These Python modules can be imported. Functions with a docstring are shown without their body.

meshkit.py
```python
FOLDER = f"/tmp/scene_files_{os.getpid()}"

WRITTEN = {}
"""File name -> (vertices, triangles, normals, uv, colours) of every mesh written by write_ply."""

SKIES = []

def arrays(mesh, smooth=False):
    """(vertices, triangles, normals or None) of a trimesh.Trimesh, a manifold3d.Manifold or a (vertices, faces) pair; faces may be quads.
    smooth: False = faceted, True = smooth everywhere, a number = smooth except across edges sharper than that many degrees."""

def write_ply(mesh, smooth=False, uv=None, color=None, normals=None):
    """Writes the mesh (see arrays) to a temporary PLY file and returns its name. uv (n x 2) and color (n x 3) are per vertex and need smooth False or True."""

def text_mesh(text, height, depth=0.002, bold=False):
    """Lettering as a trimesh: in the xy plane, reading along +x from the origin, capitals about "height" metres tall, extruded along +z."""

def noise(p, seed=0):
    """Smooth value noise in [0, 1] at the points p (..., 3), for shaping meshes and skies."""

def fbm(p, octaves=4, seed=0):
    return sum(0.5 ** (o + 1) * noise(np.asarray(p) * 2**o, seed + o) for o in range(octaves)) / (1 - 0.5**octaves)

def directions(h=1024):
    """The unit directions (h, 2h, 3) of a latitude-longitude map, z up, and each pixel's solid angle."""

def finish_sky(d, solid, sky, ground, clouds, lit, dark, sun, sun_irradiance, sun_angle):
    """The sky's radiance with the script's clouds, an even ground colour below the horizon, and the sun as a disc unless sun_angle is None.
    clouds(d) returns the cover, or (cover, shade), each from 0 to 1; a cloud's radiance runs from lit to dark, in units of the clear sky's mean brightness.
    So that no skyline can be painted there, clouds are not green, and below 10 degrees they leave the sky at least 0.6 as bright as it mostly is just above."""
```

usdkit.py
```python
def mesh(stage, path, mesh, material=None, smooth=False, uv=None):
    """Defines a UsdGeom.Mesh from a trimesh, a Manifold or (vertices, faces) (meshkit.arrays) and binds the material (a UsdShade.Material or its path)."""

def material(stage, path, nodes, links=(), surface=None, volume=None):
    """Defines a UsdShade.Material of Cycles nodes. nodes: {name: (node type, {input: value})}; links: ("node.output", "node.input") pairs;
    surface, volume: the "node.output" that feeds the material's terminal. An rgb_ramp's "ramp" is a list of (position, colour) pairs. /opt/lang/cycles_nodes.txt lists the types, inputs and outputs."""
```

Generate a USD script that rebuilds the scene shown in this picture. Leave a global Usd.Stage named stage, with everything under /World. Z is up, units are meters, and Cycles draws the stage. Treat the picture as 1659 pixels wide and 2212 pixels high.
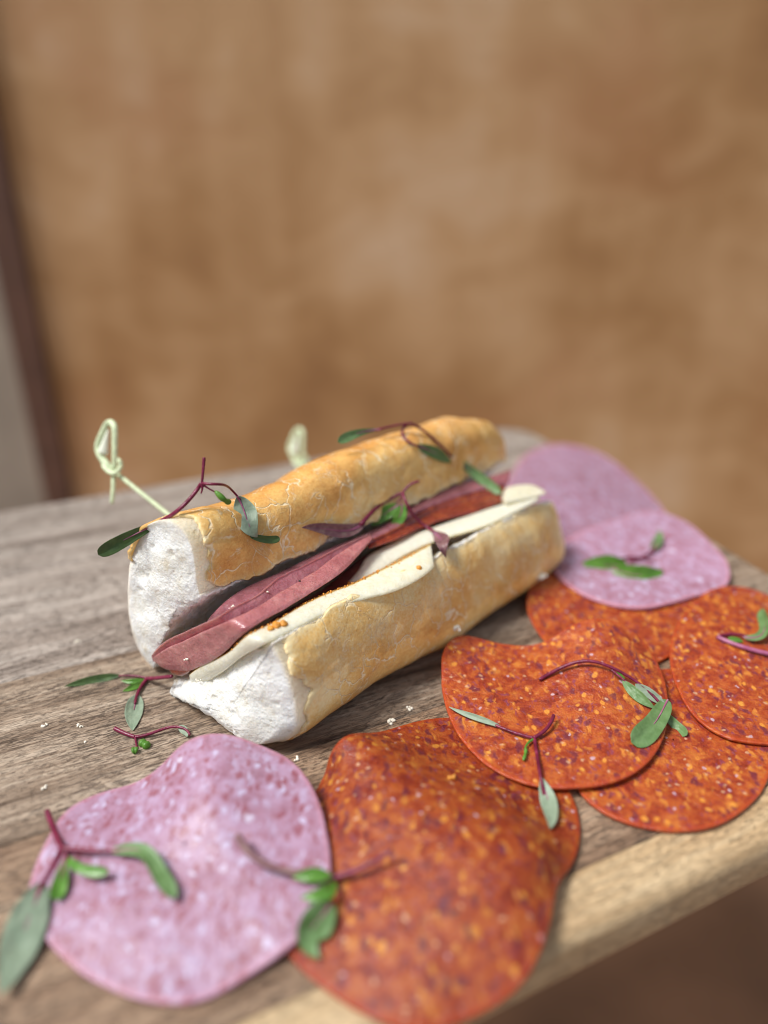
import math, random
import numpy as np
import trimesh, manifold3d
from scipy.interpolate import CubicSpline, RBFInterpolator
from scipy.ndimage import grey_closing, map_coordinates, gaussian_filter
from pxr import Usd, UsdGeom, UsdLux, UsdShade, Gf, Sdf, Vt
import usdkit, meshkit

random.seed(3)
rng = np.random.default_rng(7)
stage = Usd.Stage.CreateInMemory()
UsdGeom.SetStageUpAxis(stage, 'Z')
UsdGeom.SetStageMetersPerUnit(stage, 1.0)
UsdGeom.Xform.Define(stage, '/World')

# ------------------------------------------------------------------ camera, sky, sun
EYE = np.array([0, 0, 0.20]); PITCH = 26.0; FOC = 1659.0
EXPOSURE = 1.66; FSTOP = 2.5; FOCUS = 0.287
cam = UsdGeom.Camera.Define(stage, '/World/camera')
cam.CreateHorizontalApertureAttr(26.0); cam.CreateFocalLengthAttr(26.0)
cam.CreateFStopAttr(FSTOP); cam.CreateFocusDistanceAttr(FOCUS)
cam.CreateExposureAttr(EXPOSURE)
cam.CreateClippingRangeAttr(Gf.Vec2f(0.01, 100))
cam.AddTranslateOp().Set(Gf.Vec3d(*EYE)); cam.AddRotateXOp().Set(90 - PITCH)

CLOUD = 4.6
SUN = np.array([-0.52, -0.16, 0.84]); SUN /= np.linalg.norm(SUN)
sky = UsdLux.DomeLight.Define(stage, '/World/sky')
skym = usdkit.material(stage, '/World/Looks/overcast_sky', {
    's': ('sky_texture', {'sky_type': 'single_scattering', 'sun_disc': False, 'sun_elevation': math.asin(SUN[2]), 'sun_rotation': math.atan2(SUN[0], SUN[1])}),
    'tc': ('texture_coordinate', {}), 'xyz': ('separate_xyz', {}),
    'n': ('noise_texture', {'scale': 2.2, 'detail': 4.0}),
    'r': ('rgb_ramp', {'ramp': [(0.30, (0.55, 0.55, 0.55)), (0.65, (0.97, 0.97, 0.97))]}),
    'g': ('map_range', {'from_min': 0.0, 'from_max': 1.0, 'to_min': CLOUD * 0.34, 'to_max': CLOUD, 'clamp': True}),   # an overcast sky is three times brighter overhead
    'cl': ('mix', {'mix_type': 'multiply', 'fac': 1.0, 'color1': (.93, 1.0, 1.09)}),
    'm': ('mix', {}),
    'hz': ('map_range', {'from_min': -0.03, 'from_max': 0.0, 'to_min': 0.0, 'to_max': 1.0, 'clamp': True}),
    'gm': ('mix', {'color1': (0.5, 0.42, 0.36)}),
    'b': ('background_shader', {'strength': 0.05})},
    [('tc.generated', 'n.vector'), ('tc.generated', 'xyz.vector'), ('xyz.z', 'g.value'), ('g.result', 'cl.color2'), ('n.fac', 'r.fac'), ('r.color', 'm.fac'),
     ('s.color', 'm.color1'), ('cl.color', 'm.color2'), ('xyz.z', 'hz.value'), ('hz.result', 'gm.fac'), ('m.color', 'gm.color2'), ('gm.color', 'b.color')], surface='b.background')
UsdShade.MaterialBindingAPI.Apply(sky.GetPrim()).Bind(skym)
sun = UsdLux.DistantLight.Define(stage, '/World/sun')
sun.CreateIntensityAttr(0.40); sun.CreateAngleAttr(20.0); sun.CreateNormalizeAttr(True)
sun.CreateColorAttr(Gf.Vec3f(1.0, 0.985, 0.96))
zax = SUN; xax = np.cross([0, 0, 1], zax); xax /= np.linalg.norm(xax); yax = np.cross(zax, xax)
sun.AddTransformOp().Set(Gf.Matrix4d(*xax, 0, *yax, 0, *zax, 0, 0, 0, 2, 1))

# ------------------------------------------------------------------ helpers
used = {}
def path_for(name, parent=None):
    base = (parent.GetPath().pathString if parent is not None else '/World') + '/' + name
    k = used.get(base, 0); used[base] = k + 1
    return base if k == 0 else '%s_%03d' % (base, k)
def tag(p, label=None, cat=None, group=None, kind=None):
    p = p.GetPrim() if hasattr(p, 'GetPrim') else p
    for k, v in (('label', label), ('category', cat), ('group', group), ('kind', kind)):
        if v: p.SetCustomDataByKey(k, v)
    return p
def thing(name, label, cat, group=None):
    x = UsdGeom.Xform.Define(stage, path_for(name))
    return tag(x, label, cat, group)
def obj(name, mesh, mat, parent=None, smooth=True, tone=None, label=None):
    m = usdkit.mesh(stage, path_for(name, parent), mesh, mat, smooth=smooth)
    if tone is not None:
        UsdGeom.PrimvarsAPI(m).CreatePrimvar('tone', Sdf.ValueTypeNames.FloatArray, 'vertex').Set(Vt.FloatArray.FromNumpy(np.asarray(tone, np.float32)))
    if label: tag(m, label)
    return m.GetPrim()
pr = math.radians(PITCH)
FW = np.array([0, math.cos(pr), -math.sin(pr)]); UP = np.array([0, math.sin(pr), math.cos(pr)]); RT = np.array([1., 0, 0])
def ray(u, v): return FW + RT * (u - 829.5) / FOC - UP * (v - 1106) / FOC
def at(u, v, z=0.0):                     # where the line of sight of a photo point meets the height z
    d = ray(u, v); return EYE + d * (z - EYE[2]) / d[2]
def on_plane(u, v, o, n):
    d = ray(u, v); return EYE + d * ((o - EYE) @ n) / (d @ n)
def fbm(p, s, oct=3, seed=0): return meshkit.fbm(np.asarray(p) / s, oct, seed) - 0.5
def smoothstep(a, b, x):
    t = np.clip((x - a) / (b - a), 0, 1); return t * t * (3 - 2 * t)
def grid_faces(n, m, wrap=False, flip=False):
    i, j = np.meshgrid(np.arange(n - 1), np.arange(m if wrap else m - 1), indexing='ij')
    a = i * m + j; b = i * m + (j + 1) % m; c = a + m; d = b + m
    f = np.vstack([np.stack([a, b, d], -1).reshape(-1, 3), np.stack([a, d, c], -1).reshape(-1, 3)])
    return f[:, ::-1] if flip else f

# ------------------------------------------------------------------ materials
class Ref(str): pass
class G:
    def __init__(s): s.nodes = {}; s.links = []
    def n(s, kind, out, **kw):
        name = 'n%d' % len(s.nodes); ins = {}
        for k, v in kw.items():
            if isinstance(v, Ref): s.links.append((str(v), name + '.' + k))
            else: ins[k] = v
        s.nodes[name] = (kind, ins)
        return Ref(name + '.' + out)
    def pos(s): return s.n('geometry', 'position')
    def mapp(s, v, **kw): return s.n('mapping', 'vector', vector=v, **kw)
    def noise(s, v, scale, detail=3., rough=.5, dist=0., out='fac'): return s.n('noise_texture', out, vector=v, scale=scale, detail=detail, roughness=rough, distortion=dist)
    def math(s, t, a, b=0.0, clamp=False): return s.n('math', 'value', math_type=t, value1=a, value2=b, use_clamp=clamp)
    def ramp(s, f, stops, out='color'): return s.n('rgb_ramp', out, fac=f, ramp=stops)
    def rng(s, v, a, b, c=0., d=1., t='smoothstep'): return s.n('map_range', 'result', value=v, from_min=a, from_max=b, to_min=c, to_max=d, range_type=t, clamp=True)
    def mix(s, f, a, b, t='mix'): return s.n('mix', 'color', fac=f, color1=a, color2=b, mix_type=t)
    def warp(s, v, scale, amt):
        c = s.noise(v, scale, 2., out='color')
        d = s.n('vector_math', 'vector', math_type='subtract', vector1=c, vector2=(.5, .5, .5))
        d = s.n('vector_math', 'vector', math_type='scale', vector1=d, scale=amt)
        return s.n('vector_math', 'vector', math_type='add', vector1=v, vector2=d)
    def blobs(s, v, scale, prob, r, soft):
        s.nodes['v%d' % len(s.nodes)] = ('voronoi_texture', {'scale': scale}); nm = list(s.nodes)[-1]
        s.links.append((str(v), nm + '.vector'))
        c = s.n('separate_color', 'r', color=Ref(nm + '.color'))
        m1 = s.rng(Ref(nm + '.distance'), r + soft, r - soft) if False else s.rng(Ref(nm + '.distance'), r - soft, r + soft, 1., 0.)
        m2 = s.math('less_than', c, prob)
        return s.math('multiply', m1, m2)
    def bump(s, h, dist, strength=1.0, normal=None):
        kw = {'normal': normal} if normal else {}
        return s.n('bump', 'normal', height=h, distance=dist, strength=strength, **kw)
    def done(s, name, **kw):
        out = s.n('principled_bsdf', 'BSDF', **kw)
        return usdkit.material(stage, '/World/Looks/' + name, s.nodes, s.links, surface=str(out))

def pepperoni_mat(name, tint=1.0, coat=.35):
    g = G(); p = g.pos(); w = g.warp(g.warp(p, 170, .006), 650, .0020); w2 = g.warp(g.warp(p, 90, .006), 700, .0009)
    T = lambda r, gg, b: (r * tint, gg * tint, b * tint)
    base = g.ramp(g.noise(w, 200, 5., .7), [(.30, T(.16, .018, .012)), (.42, T(.26, .032, .012)), (.50, T(.34, .057, .015)), (.58, T(.41, .088, .019)), (.70, T(.48, .145, .028))])
    c = g.mix(g.math('multiply', g.blobs(g.mapp(w, scale=(1.4, .75, 1)), 240, .38, .36, .15), .8), base, T(.57, .195, .034))
    c = g.mix(g.math('multiply', g.blobs(g.mapp(w, location=(.3, .1, 0), scale=(1.4, .75, 1)), 230, .38, .37, .15), .88), c, T(.14, .020, .034))
    c = g.mix(g.math('multiply', g.blobs(g.mapp(w, location=(.7, .5, .2), scale=(1.2, .9, 1)), 430, .30, .33, .14), .75), c, T(.22, .045, .08))
    c = g.mix(g.math('multiply', g.blobs(g.mapp(w2, location=(.2, .9, .4), scale=(1.1, .85, 1)), 300, .20, .31, .10), .85), c, T(.68, .26, .040))
    c = g.mix(g.math('multiply', g.blobs(g.mapp(w2, location=(.6, .2, .7)), 190, .06, .24, .07), .85), c, (.66, .28, .045))
    c = g.mix(g.math('multiply', g.blobs(g.mapp(w2, location=(.5, .3, .6), scale=(.9, 1.1, 1)), 420, .10, .28, .09), .65), c, (.60, .34, .20))
    c = g.mix(g.math('multiply', g.blobs(g.mapp(w2, location=(.1, .8, .9)), 360, .05, .26, .07), .75), c, (.52, .36, .42))
    c = g.mix(g.math('multiply', g.n('attribute', 'fac', attribute='tone'), .7), c, T(.40, .052, .012))
    f = g.noise(p, 1100, 3., .6); m = g.noise(w, 280, 4., .6)
    nb = g.bump(g.math('add', g.math('multiply', m, .75), g.math('multiply', f, .3)), .0012, .85)
    ro = g.rng(g.noise(p, 420, 3.), .35, .65, .26, .48)
    return g.done(name, base_color=c, roughness=ro, normal=nb, coat_weight=coat, coat_roughness=.14, coat_normal=nb, subsurface_weight=.12, subsurface_radius=(1., .3, .12), subsurface_scale=.0012, specular_ior_level=.25)
def salami_mat(name, far=False, dim=1.0):
    g = G(); p = g.pos(); w = g.warp(g.warp(p, 120, .006), 620, .0018)
    base = g.ramp(g.noise(w, 170, 5., .65), [(.3, (.26, .11, .145)), (.45, (.335, .175, .235)), (.6, (.39, .24, .325))])
    c = g.mix(g.math('multiply', g.blobs(g.mapp(w, location=(.4, .1, .3), scale=(1.2, .8, 1)), 250, .45, .36, .24), .75), base, (.44, .34, .455))
    c = g.mix(g.math('multiply', g.blobs(g.mapp(w, scale=(1.5, .75, 1)), 250, .56, .36, .15), .85 if not far else .35), c, (.255, .072, .09))
    c = g.mix(g.math('multiply', g.blobs(g.mapp(w, location=(.33, .7, .2), scale=(1.5, .8, 1)), 480, .40, .34, .16), .6 if not far else .2), c, (.26, .08, .10))
    c = g.mix(g.math('multiply', g.blobs(g.mapp(w, location=(.9, .4, .1), scale=(1.2, .85, 1)), 300, .24, .32, .13), .85), c, (.50, .43, .555))
    c = g.mix(g.math('multiply', g.blobs(g.mapp(w, location=(.15, .6, .8), scale=(.8, 1.4, 1)), 230, .06, .26, .13), .7), c, (.62, .57, .67))
    c = g.mix(1.0, c, (dim * .98, dim * .97, dim * 1.02), 'multiply')
    c = g.mix(g.math('multiply', g.n('attribute', 'fac', attribute='tone'), .85 if far else .5), c, (.50, .21, .27))
    nb = g.bump(g.math('add', g.noise(w, 380, 4., .6), g.math('multiply', g.noise(p, 1500, 3.), .4)), .0006, .7)
    return g.done(name, base_color=c, roughness=g.rng(g.noise(p, 500, 3.), .35, .65, .26, .5), normal=nb, coat_weight=.2, coat_roughness=.2, coat_normal=nb, subsurface_weight=.15, subsurface_radius=(1., .5, .4), subsurface_scale=.0012, specular_ior_level=.35)
AZ = math.atan2(.424, .906)              # the board's long direction
A3 = np.array([math.cos(AZ), math.sin(AZ), 0]); B3 = np.array([-A3[1], A3[0], 0])
def wood_mat(name, stops, pore=(.075, .05, .036), porefac=.85, seed=0., streak=26., rough=(.36, .6)):
    g = G(); p0 = g.mapp(g.pos(), rotation=(0, 0, -AZ), location=(seed, seed * .7, 0))
    p = g.warp(g.warp(p0, 7, .006), 60, .0009)
    big = g.noise(g.mapp(p, scale=(1, streak * .5, 4)), 7., 3., .55)
    mid = g.noise(g.mapp(p, scale=(1, 22, 6)), 26., 5., .7)
    f = g.math('add', g.math('multiply', big, .55), g.math('multiply', mid, .45))
    c = g.ramp(f, stops)
    area = g.rng(g.noise(g.mapp(p, scale=(1, 5, 4)), 16., 3.), .34, .58)
    pv = g.mapp(p, scale=(1, 8, 5))
    pm = g.math('multiply', g.rng(g.noise(pv, 170., 3., .6), .54, .61), area)
    pm2 = g.math('multiply', g.rng(g.noise(g.mapp(p, scale=(1, 10, 5), location=(.3, .7, 0)), 330., 2., .6), .56, .62), .7)
    pm = g.math('maximum', pm, pm2)
    c = g.mix(g.math('multiply', pm, porefac), c, pore)
    fine = g.noise(g.mapp(p, scale=(1, 11, 5)), 300., 4., .75)
    c = g.mix(.4, c, g.ramp(fine, [(.32, (.42, .40, .39)), (.66, (1.15, 1.15, 1.15))]), 'multiply')
    nb = g.bump(g.math('subtract', g.math('multiply', fine, .6), pm), .0009, .8)
    return g.done(name, base_color=c, roughness=g.rng(mid, .3, .7, *rough), normal=nb, specular_ior_level=.45)
BAZ = math.radians(45.6)
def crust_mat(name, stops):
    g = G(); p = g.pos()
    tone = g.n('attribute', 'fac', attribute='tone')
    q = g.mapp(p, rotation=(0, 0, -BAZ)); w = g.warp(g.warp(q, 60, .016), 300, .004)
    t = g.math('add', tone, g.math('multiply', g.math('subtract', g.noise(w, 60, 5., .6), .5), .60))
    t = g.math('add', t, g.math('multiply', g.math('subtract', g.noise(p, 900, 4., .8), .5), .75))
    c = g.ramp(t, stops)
    e1 = g.n('voronoi_texture', 'distance', vector=g.mapp(w, scale=(1.1, .7, .7)), scale=75, feature='distance_to_edge')
    e2 = g.n('voronoi_texture', 'distance', vector=g.mapp(w, location=(.3, .2, .6), scale=(1.4, .8, .8)), scale=190, feature='distance_to_edge')
    k1 = g.math('multiply', g.rng(e1, .0, .026, 1., 0.), g.rng(g.noise(p, 55, 3.), .40, .52))
    k2 = g.math('multiply', g.rng(e2, .0, .026, 1., 0.), g.rng(g.noise(g.mapp(p, location=(.5, .5, .1)), 60, 3.), .52, .64))
    k = g.math('maximum', k1, k2)
    c = g.mix(g.math('multiply', k, .85), c, (.86, .72, .48))
    fl = g.math('multiply', g.rng(g.noise(w, 190, 5., .78), .56, .68), .6)      # flour-pale, flaked spots
    c = g.mix(fl, c, (.84, .70, .48))
    sp = g.math('multiply', g.rng(g.noise(g.mapp(p, location=(.1, .4, .2)), 330, 4., .7), .62, .74), .3)
    c = g.mix(sp, c, (.36, .14, .03))
    h = g.math('subtract', g.math('add', g.noise(w, 150, 5., .62), g.math('multiply', g.noise(p, 800, 4., .7), .28)), g.math('multiply', k, .45))
    h = g.math('add', h, g.math('multiply', fl, .4))
    return g.done(name, base_color=c, roughness=g.rng(g.noise(w, 200, 3.), .3, .7, .28, .46), normal=g.bump(h, .0007, .7), specular_ior_level=.4, subsurface_weight=.06, subsurface_radius=(1., .6, .3), subsurface_scale=.002)
def crumb_mat():
    g = G(); p = g.pos(); w = g.warp(p, 500, .0018)
    tone = g.n('attribute', 'fac', attribute='tone')
    pit = g.n('voronoi_texture', 'distance', vector=w, scale=900)
    hole = g.math('multiply', g.blobs(g.mapp(w, scale=(1, 1, 1)), 300, .18, .26, .10), 1.)
    f = g.noise(p, 1500, 4., .7)
    c = g.ramp(g.noise(w, 110, 4., .6), [(.25, (.64, .58, .46)), (.42, (.76, .74, .68)), (.65, (.82, .81, .78))])
    c = g.mix(g.math('multiply', hole, .35), c, (.70, .62, .46))
    c = g.mix(g.math('multiply', g.math('add', tone, g.math('multiply', g.math('subtract', g.noise(w, 160, 3.), .5), .8), True), .8), c, (.74, .56, .30))
    h = g.math('subtract', g.math('add', g.math('multiply', pit, .7), f), hole)
    return g.done('bread_crumb_white', base_color=c, roughness=.85, normal=g.bump(h, .0007, .75), subsurface_weight=.5, subsurface_radius=(1., .85, .7), subsurface_scale=.002, specular_ior_level=.15)
def meat_mat(name, stops, rough=.32, scale=160, spots=None):
    g = G(); p = g.pos(); w = g.warp(p, 200, .004)
    c = g.ramp(g.noise(w, scale, 4., .65), stops)
    if spots: c = g.mix(g.math('multiply', g.blobs(w, 420, .3, .36, .14), .6), c, spots)
    nb = g.bump(g.math('add', g.noise(p, 260, 4., .6), g.math('multiply', g.noise(p, 1300, 3.), .25)), .0010, .8)
    return g.done(name, base_color=c, roughness=g.rng(g.noise(p, 500, 3.), .3, .7, rough - .08, rough + .14), normal=nb, coat_weight=.5, coat_roughness=.10, coat_normal=nb, subsurface_weight=.25, subsurface_radius=(1., .4, .3), subsurface_scale=.0018)
def plant_mat(name, stops, scale=240, trans=.25, rough=.42, edge=None):
    g = G(); p = g.pos()
    c = g.ramp(g.noise(p, scale, 4., .6), stops)
    nb = g.bump(g.noise(p, 900, 3.), .0004, .5)
    b = g.n('principled_bsdf', 'BSDF', base_color=c, roughness=rough, normal=nb, specular_ior_level=.45)
    tr = g.n('translucent_bsdf', 'BSDF', color=c)
    out = g.n('mix_closure', 'closure', fac=trans, closure1=b, closure2=tr)
    return usdkit.material(stage, '/World/Looks/' + name, g.nodes, g.links, surface=str(out))
def plain(name, col, rough=.6, var=.25, scale=200):
    g = G(); p = g.pos()
    c = g.ramp(g.noise(p, scale, 3.), [(.3, tuple(x * (1 - var) for x in col)), (.7, tuple(min(1, x * (1 + var)) for x in col))])
    return g.done(name, base_color=c, roughness=rough, normal=g.bump(g.noise(p, scale * 4, 3.), .0005, .4))

M = {}
M['pepperoni'] = pepperoni_mat('pepperoni_red')
M['pepperoni_dark'] = pepperoni_mat('pepperoni_deep_red', .78, .12)
M['salami'] = salami_mat('pale_salami'); M['salami_far'] = salami_mat('pale_mortadella', True, 1.06); M['salami_back'] = salami_mat('pink_mortadella', True, .86)
CR = [(.05, (.26, .085, .017)), (.28, (.46, .18, .035)), (.50, (.63, .305, .080)), (.74, (.75, .455, .150)), (.98, (.83, .655, .35))]
M['crust'] = crust_mat('bread_crust', CR)
M['crumb'] = crumb_mat()
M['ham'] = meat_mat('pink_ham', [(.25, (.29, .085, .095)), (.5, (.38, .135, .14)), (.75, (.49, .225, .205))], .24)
M['ham_back'] = meat_mat('pink_ham_purple_side', [(.25, (.22, .06, .08)), (.5, (.30, .095, .115)), (.75, (.40, .165, .175))], .20)  # back fold, darker and more purple than the front
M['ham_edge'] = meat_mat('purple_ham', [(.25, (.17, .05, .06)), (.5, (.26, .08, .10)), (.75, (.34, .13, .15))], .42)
M['red_meat'] = meat_mat('cured_red_meat', [(.25, (.10, .012, .010)), (.5, (.20, .028, .014)), (.75, (.34, .075, .02))], .28)
M['shade_fill_meat'] = meat_mat('shade_fill_meat', [(.25, (.05, .012, .012)), (.6, (.12, .03, .025)), (.8, (.20, .06, .03))], .4)  # near-black brown red paints the shadow of the gap
def cheese_mat():
    g = G(); p = g.pos(); tone = g.n('attribute', 'fac', attribute='tone')
    t = g.math('add', tone, g.math('multiply', g.math('subtract', g.noise(p, 300, 4., .6), .5), .5))
    c = g.ramp(t, [(.12, (.40, .13, .02)), (.3, (.55, .34, .10)), (.5, (.68, .58, .33)), (.85, (.77, .72, .54))])
    return g.done('cheese', base_color=c, roughness=g.rng(g.noise(p, 400, 3.), .3, .7, .22, .42), normal=g.bump(g.noise(p, 420, 4., .7), .0007, .7), coat_weight=.3, coat_roughness=.12, subsurface_weight=.4, subsurface_radius=(1., .8, .5), subsurface_scale=.003)
M['cheese'] = cheese_mat()
M['leaf_green'] = plant_mat('leaf_green', [(.3, (.11, .21, .065)), (.6, (.17, .29, .11)), (.8, (.22, .34, .15))])
M['leaf_bright'] = plant_mat('leaf_bright', [(.3, (.09, .24, .03)), (.6, (.14, .32, .045)), (.8, (.21, .41, .08))], 300, .3, .3)
M['leaf_grey'] = plant_mat('leaf_grey', [(.3, (.21, .28, .19)), (.6, (.27, .34, .24)), (.8, (.34, .38, .29))], 300, .15, .5)
M['leaf_dark'] = plant_mat('leaf_dark', [(.3, (.045, .085, .025)), (.6, (.075, .13, .035)), (.8, (.12, .16, .06))], 260, .2)
M['leaf_purple'] = plant_mat('leaf_purple', [(.3, (.16, .055, .08)), (.55, (.25, .13, .13)), (.8, (.30, .22, .18))], 420, .2)
M['stem'] = plant_mat('stem_purple', [(.3, (.11, .006, .025)), (.6, (.19, .015, .05)), (.85, (.32, .06, .13))], 320, .1, .32)
M['stem_pink'] = plant_mat('stem_pink', [(.3, (.30, .06, .14)), (.6, (.42, .14, .25)), (.85, (.55, .30, .38))], 300, .15, .35)
M['bamboo'] = plain('bamboo', (.56, .64, .40), .5, .2, 500); M['bamboo_pale'] = plain('bamboo_pale', (.74, .76, .62), .5, .1, 300)
M['crumb_bit'] = plain('crumb_bit', (.80, .74, .62), .85, .12, 500)
M['spice'] = plain('spice', (.62, .25, .03), .5, .3, 700); M['pepper'] = plain('black_pepper', (.02, .018, .016), .5, .3, 900)
W_MID = [(.33, (.085, .052, .034)), (.43, (.24, .165, .110)), (.52, (.40, .30, .215)), (.65, (.60, .485, .37))]
W_BACK = [(.32, (.18, .140, .112)), (.43, (.36, .295, .245)), (.53, (.49, .42, .36)), (.68, (.63, .56, .485))]  # back planks lightened: sky sheen painted into the base colour
W_RED = [(.32, (.12, .068, .042)), (.43, (.28, .175, .108)), (.53, (.42, .285, .185)), (.68, (.60, .46, .32))]
W_LIGHT = [(.30, (.34, .21, .10)), (.42, (.55, .365, .19)), (.53, (.68, .495, .285)), (.70, (.78, .61, .385))]
M['w_light'] = wood_mat('light_sapwood', W_LIGHT, (.22, .15, .09), .45, 1.3, 20)
M['w_red'] = wood_mat('brown_wood', W_RED, seed=2.1)
M['w_mid'] = wood_mat('grey_brown_wood', W_MID, seed=3.7)
M['w_back'] = wood_mat('grey_wood_painted_sheen', W_BACK, seed=5.2)
M['w_back2'] = wood_mat('grey_wood_painted_sheen_dark', [(a, tuple(x * .92 for x in c)) for a, c in W_BACK], seed=7.9)  # same painted sheen, slightly darker plank
N0 = (4.1, 0, 3.3)  # offset picked so the mottling also paints light falloff: paler top, darker below
def wall_mat():
    g = G(); p = g.pos()
    w = g.warp(p, 3.5, .22)
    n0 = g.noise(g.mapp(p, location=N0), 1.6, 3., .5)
    n1 = g.noise(g.mapp(w, scale=(1, 1, 1.25)), 5., 4., .55)
    n2 = g.noise(g.mapp(w, scale=(.6, 1, 1.6), location=(.4, 0, .2)), 13., 3., .55)
    n3 = g.noise(g.mapp(p, scale=(2.6, 1, .5), location=(.9, 0, .1)), 7., 2.)
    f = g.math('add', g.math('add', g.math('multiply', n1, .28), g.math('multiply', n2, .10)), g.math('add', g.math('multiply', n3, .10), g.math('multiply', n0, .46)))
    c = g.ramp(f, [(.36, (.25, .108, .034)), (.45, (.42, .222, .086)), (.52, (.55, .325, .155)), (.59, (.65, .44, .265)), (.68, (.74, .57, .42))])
    red = g.rng(g.noise(g.mapp(p, location=(.2, .3, .8)), 4.5, 2.), .50, .68)
    c = g.mix(g.math('multiply', red, .28), c, (.38, .14, .05))
    return g.done('mottled_falloff_panel', base_color=c, roughness=.75, normal=g.bump(n2, .002, .3))
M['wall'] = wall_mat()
M['post'] = plain('dark_brown_timber', (.11, .05, .03), .6, .2, 20)
M['grey'] = plain('weathered_grey_boards', (.32, .265, .205), .7, .2, 8)
M['floor'] = plain('brown_floor', (.20, .10, .05), .75, .3, 6)

# ------------------------------------------------------------------ the setting
def box(lo, hi):
    lo, hi = np.array(lo, float), np.array(hi, float)
    return trimesh.creation.box(extents=hi - lo, transform=trimesh.transformations.translation_matrix((lo + hi) / 2))
FLOOR = -0.52; WY = 0.98
tag(obj('floor', box((-2.2, -1.2, FLOOR - .05), (2.2, WY, FLOOR)), M['floor'], smooth=False), kind='structure', label='brown floor far below the board, in shade')
def wx(u, v): return on_plane(u, v, np.array([0, WY, 0]), np.array([0, 1., 0]))
px1 = wx(156, 1050)[0]; px0 = wx(100, 1050)[0]
tag(obj('wall', box((px1, WY, FLOOR - .05), (2.2, WY + .03, 1.5)), M['wall'], smooth=False), 'large mottled tan and brown panel wall with light falloff painted in, out of focus', 'wall')
tag(obj('post', box((px0, WY - .012, FLOOR - .05), (px1 - .001, WY + .05, 1.5)), M['post'], smooth=False), 'dark brown upright timber post at the left end of the tan wall', 'post')
gw = thing('fence', 'weathered grey board fence left of the dark brown post', 'fence')
for k in range(5):
    x1 = px0 - .002 - k * .16
    obj('board', box((x1 - .157, WY + .02, FLOOR - .05), (x1, WY + .045, 1.5)), M['grey'], gw, smooth=False)

# ------------------------------------------------------------------ the wooden board
TH = .020; AL = -.24
def ab(a, b, z=0.): return A3 * a + B3 * b + np.array([0, 0, z])
def hull_of(layers):
    pts = np.vstack([np.array([ab(a, b, z) for a, b in poly]) for poly, z in layers])
    return manifold3d.Manifold.hull_points(pts.astype(np.float64))
from shapely.geometry import Polygon
outline = Polygon([(AL, .104), (.317, .104), (.3368, .4715), (AL, .4715)])
outline = outline.buffer(-.03).buffer(.03, quad_segs=10)
lay = []
for dz, ins in ((0, .0045), (-.0006, .0026), (-.0016, .0012), (-.0035, .0003), (-.005, 0), (-.0155, 0), (-.0175, .0008), (-.0195, .0025), (-.020, .004)):
    lay.append((list(outline.buffer(-ins).exterior.coords)[:-1], dz))
body = hull_of(lay)
board = thing('serving_board', 'large wooden serving board of glued planks under the food', 'board')
cuts = [.0945, .1218, .2058, .2936, .385, .48]
for k in range(5):
    b0, b1 = cuts[k], cuts[k + 1]; c = .0005; e = .0001
    pl = hull_of([([(AL - .01, b0 + e), (.4, b0 + e), (.4, b1 - e), (AL - .01, b1 - e)], -.03),
                  ([(AL - .01, b0 + e), (.4, b0 + e), (.4, b1 - e), (AL - .01, b1 - e)], -c),
                  ([(AL - .01, b0 + e + c), (.4, b0 + e + c), (.4, b1 - e - c), (AL - .01, b1 - e - c)], .0)])
    obj('plank', body ^ pl, M[('w_light', 'w_red', 'w_mid', 'w_back', 'w_back2')[k]], board, smooth=35)

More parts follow.
